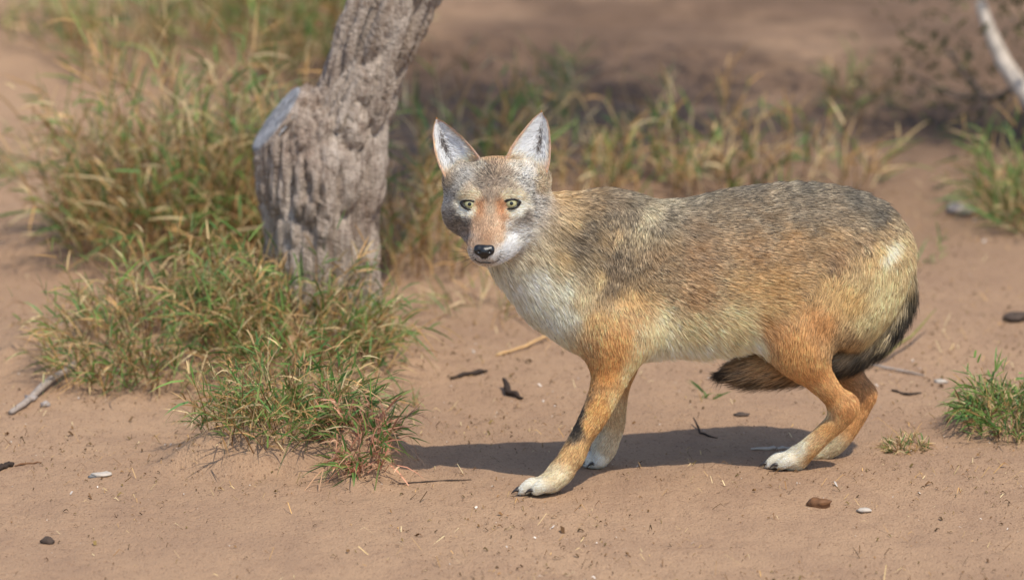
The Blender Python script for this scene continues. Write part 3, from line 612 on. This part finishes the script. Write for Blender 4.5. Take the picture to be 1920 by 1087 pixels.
# nose leather
SN = Sculpt(NOSE-.03, NOSE+.03, .0011)
def nb(px, py, Y, rx, ry, k=.004):
    SN.tube(T([(px, py, Y, ry, rx), (px, py, Y+.012, ry, rx)], side=HS), k)
nb(908, 471, NOSE_Y+.001, 14, 11); nb(896, 469, NOSE_Y+.001, 7.5, 9); nb(920, 469, NOSE_Y+.001, 7.5, 9); nb(908, 463, NOSE_Y+.004, 16, 6); nb(908, 480, NOSE_Y+.003, 8, 7)
for x in (897.5, 918.5):
    c0 = at(x, 473, NOSE_Y-.012); sl, g = SN.sub(c0-.012, c0+.012)
    SN.d[sl] = np.maximum(SN.d[sl], -(np.linalg.norm((g-c0)*np.array([1, .6, 1.25]), axis=-1)-.0046).astype(np.float32))
sl, g = SN.sub(NOSE-.03, NOSE+.03); gv = np.abs(g[..., 0]-at(908, 478, NOSE_Y-.01)[0])
SN.d += (.0014*np.exp(-(gv/.0012)**2)*(g[..., 2] < at(908, 474, NOSE_Y)[2])).astype(np.float32)
nv_, nq_ = SN.mesh()
t = NT('nose_leather'); nz = t.noise(t.coord(), 700, 2)
M_NOSE = t.finish(t.bsdf((.008, .008, .009), .32, .5, t.bump(nz, .25, .001)).outputs[0])
mesh_obj('nose', relax(nv_, nq_, 2), nq_, M_NOSE, coyote)
# mouth line
def cord(name, pts, r, mat, parent, n=6):
    pts = np.array(pts, float); r = np.broadcast_to(r, (len(pts),)); vs = []
    tg = np.gradient(pts, axis=0); tg = unit(tg)
    for p, tt, q in zip(pts, tg, r):
        a = unit(np.cross(tt, [.3, .8, .52])); b = np.cross(tt, a)
        for j in range(n): A = 2*math.pi*j/n; vs.append(p+(a*math.cos(A)+b*math.sin(A))*q)
    m = len(pts); fs = [(k*n+j, k*n+(j+1) % n, (k+1)*n+(j+1) % n, (k+1)*n+j) for k in range(m-1) for j in range(n)]
    return mesh_obj(name, np.array(vs), [np.array(fs), np.array([list(range(n))[::-1], list(range((m-1)*n, m*n))])], mat, parent)
front_y = surf_y
lip = [(890, 486), (895, 490), (901, 492.5), (908, 492), (915, 493), (922, 493), (929, 490.5), (936, 487)]
cord('mouth', [at(x, y, front_y(x, y)-.002) for x, y in lip], .0011, M_RIM, coyote)
# whiskers
M_WH = plain_mat('whisker', (.02, .018, .016), .4, .4)
for (x, y, dx, dy) in ((890, 474, -58, -8), (889, 478, -52, 6), (891, 481, -46, 16), (893, 485, -34, 22), (889, 471, -44, -16), (937, 472, 40, -6), (938, 476, 44, 8), (936, 480, 36, 18), (934, 484, 26, 22)):
    p0 = at(x, y, front_y(x, y)); pts = [p0 + (np.array([dx, 0, -dy])/1050.)*s_ + np.array([0, -.012*s_ + .02*s_*s_, -.006*s_*s_]) for s_ in np.linspace(0, 1, 7)]
    cord('whisker', pts, np.linspace(.0005, .00012, 7), M_WH, coyote, 4)
# claws
M_CLAW = plain_mat('claw', lin((52, 46, 44)), .35, .4)
for (px, py, Y) in ((975, 923, PAW_NF-.012), (979, 919, PAW_NF+.007), (1001, 923, PAW_NF-.030), (996, 914, PAW_NF+.024),
                    (1439, 873, PAW_NH-.012), (1443, 870, PAW_NH+.007), (1459, 875, PAW_NH-.030), (1458, 866, PAW_NH+.024), (1099, 871, PAW_FF-.012), (1117, 873, PAW_FF-.027)):
    p0 = at(px, py-2, Y); pts = [p0 + np.array([-.016*s_, -.003*s_, .001+.004*math.sin(2.4*s_)-.008*s_*s_]) for s_ in np.linspace(0, 1, 6)]
    pts = [np.array([q[0], q[1], max(q[2], .002)]) for q in pts]
    cord('claw', pts, [.0034, .0035, .003, .0024, .0015, .0004], M_CLAW, coyote, 8)

# ------------------------------------------------------------------ grass
GREEN = np.array([lin(c) for c in ((94, 124, 56), (116, 144, 70), (80, 112, 56), (132, 146, 80), (98, 136, 74))])
STRAW = np.array([lin(c) for c in ((202, 174, 124), (182, 148, 102), (214, 192, 146), (158, 124, 82), (194, 152, 96))])
BROWN = np.array([lin(c) for c in ((120, 88, 58), (140, 104, 66), (104, 80, 54), (126, 104, 62))])
PINK = np.array([lin(c) for c in ((196, 142, 112), (178, 122, 96), (206, 166, 132))])
def perp(d):
    r = rng.normal(size=d.shape); return unit(np.cross(d, r))
def grass(name, label, px, py, rx, ry, h, stems, green=.5, leaves=5, leaf=.06, lean=.7, group=None, cat='grass', straw=STRAW, stemw=.0016, leafw=.0032, bare=.35):
    c = gpt(px, py); root = empty(name, c); tag(root, label, cat, group)
    a = rng.uniform(0, 2*np.pi, stems); r = np.sqrt(rng.random(stems)); bx = c[0]+rx*r*np.cos(a); by = c[1]+ry*r*np.sin(a)
    base = np.stack([bx, by, ground_z(bx, by)-.004], 1)
    H = h*rng.uniform(.35, 1.05, stems)*(1-.35*r**2); az = a + rng.normal(size=stems)*.9; ln = np.clip(lean*(.25+.9*r)*rng.uniform(.3, 1.3, stems), 0, 1.35)
    out = np.stack([np.cos(az), np.sin(az), 0*az], 1); d0 = unit(out*np.sin(ln*.5)[:, None]+[0, 0, 1]*np.cos(ln*.5)[:, None])
    d1 = unit(out*np.sin(ln*1.35)[:, None]+[0, 0, 1]*np.cos(ln*1.35)[:, None]); kink = rng.normal(size=(stems, 3))*.10
    def pos(t_): return H[:, None]*(d0*t_ + (d1-d0+kink)*t_*t_*.6)
    ts = (0, .35, .7, 1.0); dirs = np.stack([pos(t_) for t_ in ts], 1)
    v1, q1, t1, _ = strands(base, dirs, perp(d0), np.full(stems, stemw)*rng.uniform(.7, 1.4, stems), ts)
    pal = np.where((rng.random(stems) < .5)[:, None], straw[rng.integers(0, len(straw), stems)], BROWN[rng.integers(0, len(BROWN), stems)])
    col1 = strand_cols(np.repeat((pal*rng.uniform(.75, 1.2, (stems, 1)))[:, None], 4, 1))
    mesh_obj('stem', v1, [q1, t1], M_GRASS, root, col1)['kind'] = 'stuff'
    n = stems*leaves; k = np.repeat(np.arange(stems), leaves); tt = rng.uniform(.12, 1.0, n)[:, None]
    lb = base[k] + H[k, None]*(d0[k]*tt + (d1-d0+kink)[k]*tt*tt*.6); tg = unit(d0[k]+2*(d1-d0+kink)[k]*tt*.6)
    sdv = unit(perp(tg) + np.array([0, 0, .1])); op = rng.uniform(.3, 1.05, n)[:, None]; ld = unit(tg*np.cos(op)+sdv*np.sin(op))
    L = leaf*rng.uniform(.4, 1.25, n); g = rng.uniform(.1, .75, n)
    def lp(t_): return L[:, None]*(ld*t_ + np.array([0, 0, -1.0])*(g[:, None])*t_*t_*.7)
    dirs = np.stack([lp(t_) for t_ in ts], 1); wds = leafw*rng.uniform(.5, 1.25, n)
    isg = rng.random(n) < green
    for nm, m, P_ in (('green_leaf', isg, GREEN), ('dry_leaf', ~isg, straw)):
        if m.sum() == 0: continue
        cc = P_[rng.integers(0, len(P_), m.sum())]*rng.uniform(.7, 1.3, (m.sum(), 1)); tip = cc*.6+.4*STRAW[0] if nm == 'green_leaf' else cc
        v2, q2_, t2, _ = strands(lb[m], dirs[m], unit(np.cross(ld[m], perp(ld[m]))), wds[m]*(1 if nm == 'green_leaf' else .8), ts)
        mesh_obj(nm, v2, [q2_, t2], M_GRASS, root, strand_cols(np.stack([cc*.9, cc, cc, tip], 1)))['kind'] = 'stuff'
    return root
G1 = 'grass clumps round the tree'; G2 = 'grass growing on the sand behind the coyote'
grass('grass_clump', 'tall bushy grass clump standing behind and left of the grey trunk', 335, 480, .25, .24, .52, 520, .40, 6, .12, .72, G1, leafw=.0056, stemw=.0030)
grass('grass_clump', 'tall grass standing close against the left side of the trunk', 500, 470, .10, .22, .48, 150, .46, 6, .13, .5, G1, leafw=.0050, stemw=.0030)
grass('grass_clump', 'low sprawling grass clump on the sand hummock left of the trunk', 290, 640, .22, .22, .25, 330, .48, 7, .065, .9, G1, leafw=.0039, stemw=.0024)
grass('grass_clump', 'dense green and straw grass clump in front of the trunk foot', 560, 665, .20, .20, .25, 430, .5, 7, .065, .95, G1, leafw=.0039, stemw=.0024)
grass('grass_clump', 'mixed grass clump on the lower hummock below the trunk foot', 530, 838, .15, .18, .19, 300, .5, 7, .06, .85, G1, leafw=.0037, stemw=.0022)
grass('grass_clump', 'small reddish drooping grass clump at the edge of the hummock', 684, 885, .05, .09, .13, 110, .4, 7, .055, 1.1, G1, straw=PINK, leafw=.0038)
grass('grass_clump', 'upright dry grass clump right of the trunk, behind the coyote head', 790, 500, .13, .22, .38, 120, .32, 6, .11, .5, G2, leafw=.0046, stemw=.003)
grass('grass_clump', 'yellowish grass patch between the trunk and the coyote ears', 880, 340, .22, .3, .36, 80, .35, 5, .12, .4, G2, leafw=.0068, stemw=.004)
for lab, x, y, rx_, h_, n_, gr_ in (
  ('straw coloured grass patch behind the coyote neck', 1090, 360, .3, .26, 55, .25), ('green and straw grass patch above the coyote mid back', 1290, 350, .26, .30, 60, .32),
  ('sparse grass patch above the coyote rump', 1450, 355, .28, .25, 45, .32), ('thin grass tuft on open sand right of the coyote ears', 1050, 230, .08, .25, 18, .5),
  ('lone grass tuft on the shaded sand above the rump', 1595, 210, .07, .17, 16, .6)):
    grass('grass_clump', lab, x, y, rx_, .3, h_, n_, gr_, 5, .12, .45, G2, leafw=.0068, stemw=.004)
grass('grass_clump', 'wide blurred green grass stand far behind the big left clump', 430, 130, .55, .5, .42, 240, .5, 6, .14, .5, 'far grass', leafw=.008, stemw=.005)
grass('grass_clump', 'far grass stand directly behind the leaning trunk limb', 560, 60, .35, .5, .40, 110, .45, 6, .14, .5, 'far grass', leafw=.008, stemw=.005)
grass('grass_clump', 'small far green grass tuft on open sand beside the far grass stand', 30, 80, .18, .2, .2, 40, .65, 5, .10, .6, 'far grass', leafw=.006)
grass('grass_clump', 'short green tuft on open sand left of the tall bushy clump', -5, 330, .05, .1, .12, 30, .8, 5, .07, .8)
grass('grass_tuft', 'dense short bright green grass tuft on a small sand mound', 1890, 812, .075, .09, .115, 170, .72, 7, .045, 1.15, leafw=.0038)
grass('grass_tuft', 'tiny cropped dry tuft beside the bright green tuft', 1700, 843, .04, .03, .035, 60, .3, 4, .026, 1.0, leafw=.0028)
grass('grass_tuft', 'thin wiry sprig on sand beside the reddish clump', 770, 770, .05, .05, .07, 14, .4, 3, .045, 1.0, leafw=.0026)
grass('grass_tuft', 'two bright green blades sprouting under the coyote tail', 1325, 752, .015, .03, .05, 4, 1.0, 2, .05, .6, leafw=.005)
grass('grass_tuft', 'wispy dry grass under the coyote chin', 900, 590, .12, .12, .13, 36, .3, 4, .08, 1.0, leafw=.003)
grass('grass_tuft', 'slender green shoots growing behind the coyote rump', 1735, 500, .05, .05, .10, 8, .9, 3, .06, .7, leafw=.0035)
grass('grass_clump', 'leafy green grass spilling in beside the dark shrub', 1925, 420, .09, .22, .33, 130, .6, 6, .10, .9, leafw=.0048, stemw=.0025)

# ------------------------------------------------------------------ unseen leaf canopy added to the leaning tree, shrubs
M_TWIG = plain_mat('twig_bark', lin((128, 112, 98)), .9, .15, .3, 40)
LEAFG = np.array([lin(c) for c in ((84, 90, 50), (98, 98, 58), (70, 76, 44), (106, 100, 64))])
def leaf_cloud(name, parent, cs, spread, n, size):
    cs = np.asarray(cs, float); k = rng.integers(0, len(cs), n); P_ = cs[k] + rng.normal(size=(n, 3))*spread
    d = unit(rng.normal(size=(n, 3))); L = size*rng.uniform(.6, 1.4, n); ts = (0, .5, 1.0)
    dirs = np.stack([d*(L*t_)[:, None] for t_ in ts], 1); v, q, tr, _ = strands(P_, dirs, perp(d), L*.38, ts)
    cc = LEAFG[rng.integers(0, len(LEAFG), n)]*rng.uniform(.7, 1.25, (n, 1))
    o = mesh_obj(name, v, [q, tr], M_GRASS, parent, strand_cols(np.repeat(cc[:, None], 3, 1))); o['kind'] = 'stuff'; return o
def branching(parent, p0, d0, L, r, depth, tips, name='branch', spread=.6):
    n = 7; pts = [np.array(p0, float)]; d = unit(np.array(d0, float))
    for i in range(n-1): d = unit(d + rng.normal(size=3)*.13 + np.array([0, 0, .02])); pts.append(pts[-1]+d*L/(n-1))
    cord(name, pts, np.linspace(r, r*.55, n), M_TWIG, parent, 7); tips.append(pts[-1]); tips.append(pts[4])
    if depth:
        for i in range(3): branching(parent, pts[rng.integers(3, 7)], unit(d + rng.normal(size=3)*spread), L*.68, r*.55, depth-1, tips, name, spread)
tips = []; e0 = tr_limb['p'][-1]; lastd = unit(e0 - tr_limb['p'][-5])
for k_ in range(3): branching(tree, e0 - lastd*.02, unit(lastd*.8 + np.array([.3, 1.5, .6]) + rng.normal(size=3)*.3), 1.3, .05, 2, tips, 'branch', .55)
leaf_cloud('shade_crown', tree, [q for q in tips if q[1] > 2.6 and q[0] > .1], .34, 11000, .05)  # added out of view and trimmed to cast shade on the far sand
def shrub(name, label, base, H, nst, leaves, lean=(0, 0, 0), size=.04, sp=.1, group=None):
    root = empty(name, base); tag(root, label, 'shrub', group); tp = []
    for k_ in range(nst): branching(root, np.array(base)+[rng.normal()*.06, rng.normal()*.06, -.02], unit(np.array([rng.normal()*.5, rng.normal()*.5, 1.0])+lean), H*.5, .016*H+.006, 2, tp, 'branch', .75)
    leaf_cloud('foliage', root, tp, sp, leaves, size); return root
def gp(px, py): p = gpt(px, py); return (p[0], p[1], p[2])
shrub('shrub', 'tall dark leafy shrub with pale stems beyond the rump', gp(1990, 290), 1.1, 9, 12000, (.3, .1, 0), .028, .08)
shrub('shrub', 'tangled twiggy shrub on the far rise above the coyote rump', gp(1800, -60), 1.0, 7, 900, (.2, .2, 0), .03, .07, 'far shrubs')
shrub('shrub', 'dark low shrub on the far rise above the coyote back', gp(1340, -60), .8, 6, 2000, (0, 0, 0), .05, .08, 'far shrubs')
shrub('shrub', 'small leafy shrub on the far rise between two darker shrubs', gp(1500, -110), .8, 5, 2000, (0, 0, 0), .05, .08, 'far shrubs')
fb = tag(cord('fallen_branch', [at(1838, 5, 3.7), at(1856, 60, 3.65), at(1884, 120, 3.6), at(1922, 175, 3.5), at(1990, 262, 3.4), gnd(2060, 330)+[0, 0, .02]], [.014, .018, .022, .024, .026, .028], plain_mat('bleached_wood', lin((176, 164, 152)), .85, .15, .2, 30), None, 9), 'pale bleached dead branch leaning into the dark shrub', 'branch')

# ------------------------------------------------------------------ things lying on the sand
M_DARK = plain_mat('charred_wood', lin((58, 48, 42)), .9, .15, .3, 90); M_STRW = plain_mat('straw', lin((190, 152, 104)), .7, .25, .2, 60)
M_GREY = plain_mat('grey_wood', lin((150, 138, 128)), .9, .15, .25, 60); M_SHELL = plain_mat('pale_shell', lin((178, 166, 152)), .7, .3, .12, 120)
M_LEAF = plain_mat('dead_leaf', lin((112, 78, 52)), .7, .25, .35, 90); M_STONE = plain_mat('stone', lin((150, 140, 134)), .9, .15, .25, 50); M_PEB = plain_mat('dark_pebble', lin((78, 66, 58)), .9, .2, .3, 80)
def stick(label, pts, r, mat, cat='stick', name='stick', lift=0.0):
    P_ = []
    for i, q in enumerate(pts):
        p = gpt(q[0], q[1]); h_ = q[2] if len(q) > 2 else 0; P_.append(p + [0, 0, r*.7 + h_])
    P_ = np.array(P_); s_ = np.linspace(0, len(P_)-1, 9); P_ = np.stack([np.interp(s_, np.arange(len(P_)), P_[:, k]) for k in range(3)], 1); P_[1:-1] += rng.normal(size=(7, 3))*r*.35
    return tag(cord(name, P_, r*np.interp(np.arange(9), [0, 2, 6, 8], [.6, 1, .9, .35])*rng.uniform(.85, 1.15, 9), mat, None, 7), label, cat)
def lump(name, label, cat, px, py, wpx, hpx, mat, flat=.5, seed=0):
    p = gpt(px, py); k = ((p-CAM) @ V_)/FPX; a, b = wpx*k/2, hpx*k; NLa, NLo = 7, 10; vs = []
    for i in range(NLa):
        th = math.pi*i/(NLa-1)
        for j in range(NLo):
            A = 2*math.pi*j/NLo; d = np.array([math.sin(th)*math.cos(A), math.sin(th)*math.sin(A), math.cos(th)])
            f = 1 + .45*vnoise(d[None]*1.6+seed*3.1, seed)[0] + .25*vnoise(d[None]*3.7+seed, seed+5)[0]; vs.append(d*f*[a, a*.8, b*flat] + [0, 0, b*flat*.6])
    fs = [(i*NLo+j, (i+1)*NLo+j, (i+1)*NLo+(j+1) % NLo, i*NLo+(j+1) % NLo) for i in range(NLa-1) for j in range(NLo)]
    return tag(mesh_obj(name, np.array(vs)+p, np.array(fs), mat, None, smooth=False, origin=p), label, cat)
def curl_leaf(label, px, py, wpx, mat, h=.5):
    p = gpt(px, py); k = ((p-CAM) @ V_)/FPX; a = wpx*k; n, m = 9, 6; vs = []
    for i in range(n):
        u = i/(n-1)
        for j in range(m):
            v = j/(m-1)*2-1; wd = math.sin(math.pi*min(max(u, .05), .97))**.7*.32*a; vs.append([(u-.5)*a, v*wd, .004+h*a*.45*v*v*math.sin(math.pi*u)+.18*a*math.sin(math.pi*u)+.05*a*vnoise(np.array([[u*4, v*3, 0]]), 8)[0]])
    f = [(i*m+j, i*m+j+1, (i+1)*m+j+1, (i+1)*m+j) for i in range(n-1) for j in range(m-1)]; vs = np.array(vs); o = mesh_obj('dead_leaf', np.concatenate([vs+p, vs+p+[0, 0, .0015]]), [np.array(f)[:, ::-1], np.array(f)+n*m], mat, None, origin=p)
    return tag(o, label, 'leaf')
lump('dead_leaf', 'crumpled brown dead leaf lying on bare sand below the hind paw', 'leaf', 1537, 950, 44, 22, M_LEAF, .45, 14)
lump('wood_chip', 'pale crumpled scrap lying beside the crumpled brown leaf', 'chip', 1620, 958, 30, 9, M_SHELL, .5, 2)
stick('short charred stick lying behind the coyote forepaws', [(845, 712), (880, 704), (914, 698)], .0050, M_DARK)
stick('bent black burnt wood chip behind the foreleg', [(944, 727, .014), (954, 741, .004), (980, 750)], .0062, M_DARK, 'chip', 'wood_chip')
lump('shell_fragment', 'white shell fragment beside the clump in front of the trunk', 'shell', 738, 694, 24, 8, M_SHELL, .6, 4)
stick('pale grey sliver of wood lying in the coyote shadow by the hind paw', [(1408, 844), (1450, 842), (1484, 841)], .0034, M_SHELL)
lump('pebble', 'small dark brown pebble on bare sand far from the grass', 'pebble', 90, 1018, 22, 14, M_PEB, .6, 6)
stick('short black stick lying on bare sand beside the hummock', [(-10, 884), (16, 876), (26, 872)], .0055, M_DARK)
stick('thin brown twig lying end to end with the short black stick', [(28, 874), (50, 869), (78, 868)], .0018, M_LEAF)
lump('wood_chip', 'flat bleached wood chip on bare sand below the hummock', 'chip', 190, 892, 46, 8, M_SHELL, .5, 7)
lump('stone', 'pale flat stone on the sand right of the coyote rump', 'stone', 1800, 400, 58, 22, M_STONE, .6, 8)
lump('stone', 'dark brown stone on the sand level with the coyote belly', 'stone', 1904, 602, 44, 26, M_PEB, .4, 9)
stick('grey root emerging from the sand hummock', [(20, 778), (75, 742, .006), (130, 705, .012), (192, 664, .01)], .0075, M_GREY, 'root', 'root')
lump('stone', 'grey stone lying against the exposed root', 'stone', 58, 752, 26, 16, M_STONE, .5, 10)
lump('stone', 'smaller bluish stone next to the stone by the root', 'stone', 84, 762, 18, 13, M_STONE, .5, 17)
stick('bare grey twig lying behind the hind legs', [(1600, 688, .01), (1660, 694, .004), (1735, 706)], .0030, M_GREY, 'twig', 'twig')
stick('arched olive green twig rising from the sand behind the hind legs', [(1600, 690), (1660, 684, .015), (1715, 650, .03), (1755, 625, .05)], .0032, plain_mat('green_twig', lin((128, 118, 72)), .8, .2), 'twig', 'twig')
stick('short bent dark twig on the sand behind the hock', [(1672, 733), (1700, 742), (1728, 738)], .0030, M_DARK, 'twig', 'twig')
stick('long straw stalk slanting down behind the coyote chest', [(845, 545, .10), (900, 555, .07), (960, 590, .035), (1030, 640)], .0028, M_STRW, 'stalk', 'straw_stalk')
stick('straw stalk lying flat under the coyote chest', [(930, 668), (985, 656, .006), (1045, 628, .01)], .0032, M_STRW, 'stalk', 'straw_stalk')
stick('flat dark twig lying on the sand between the reddish clump and the forepaw', [(745, 908), (800, 904), (884, 900)], .0018, M_DARK, 'twig', 'twig')
stick('thin forked twig lying under the coyote belly', [(1300, 796, .012), (1312, 812), (1345, 822)], .0020, M_DARK, 'twig', 'twig')
lump('wood_chip', 'white chip lying on the sand behind the far hind leg', 'chip', 1765, 718, 28, 8, M_SHELL, .5, 12)
lump('wood_chip', 'dark chip lying on the sand behind the near foreleg shadow', 'chip', 1390, 778, 30, 6, M_PEB, .5, 13)

# scattered litter too small to tell apart
n = 46000; lx = rng.uniform(-1.3, 1.4, n); ly = rng.uniform(-1.0, 3.2, n)
dn = fbm(np.stack([lx*2.2, ly*2.2, lx*0], 1), 3, 70); kp = rng.random(n) < np.clip(.5+dn, .12, 1); lx, ly = lx[kp], ly[kp]; n = len(lx)
base = np.stack([lx, ly, ground_z(lx, ly)+.0015], 1); kind = rng.random(n); az = rng.uniform(0, 2*np.pi, n)
L = np.where(kind < .2, rng.gamma(2., .007, n)+.004, rng.gamma(1.3, .0022, n)+.0012); wd = np.where(kind < .2, rng.uniform(.0008, .0022, n), L*rng.uniform(.25, .6, n))
d = np.stack([np.cos(az), np.sin(az), rng.normal(size=n)*.12], 1); d[:, 2] = np.abs(d[:, 2])
dirs = np.stack([d*(L*t_)[:, None] + np.array([0, 0, 1.])*(L*.35*math.sin(math.pi*t_))[:, None] for t_ in (0, .5, 1.)], 1)
sdv = unit(np.cross(d, [0, 0, 1.0]) + rng.normal(size=(n, 3))*.35); v, q, tr, _ = strands(base, dirs, sdv, wd, (0, .5, 1.))
cc = np.where((kind < .12)[:, None], STRAW[rng.integers(0, 5, n)], np.where((kind < .955)[:, None], BROWN[rng.integers(0, 4, n)]*rng.uniform(.45, 1.0, (n, 1)), lin((206, 194, 182))))*rng.uniform(.7, 1.2, (n, 1))
lit = mesh_obj('ground_litter', v, [q, tr], M_LITTER, None, strand_cols(np.repeat(cc[:, None], 3, 1)))
tag(lit, 'scattered straw bits, bark crumbs and shell specks on the sand', 'litter', kind='stuff')
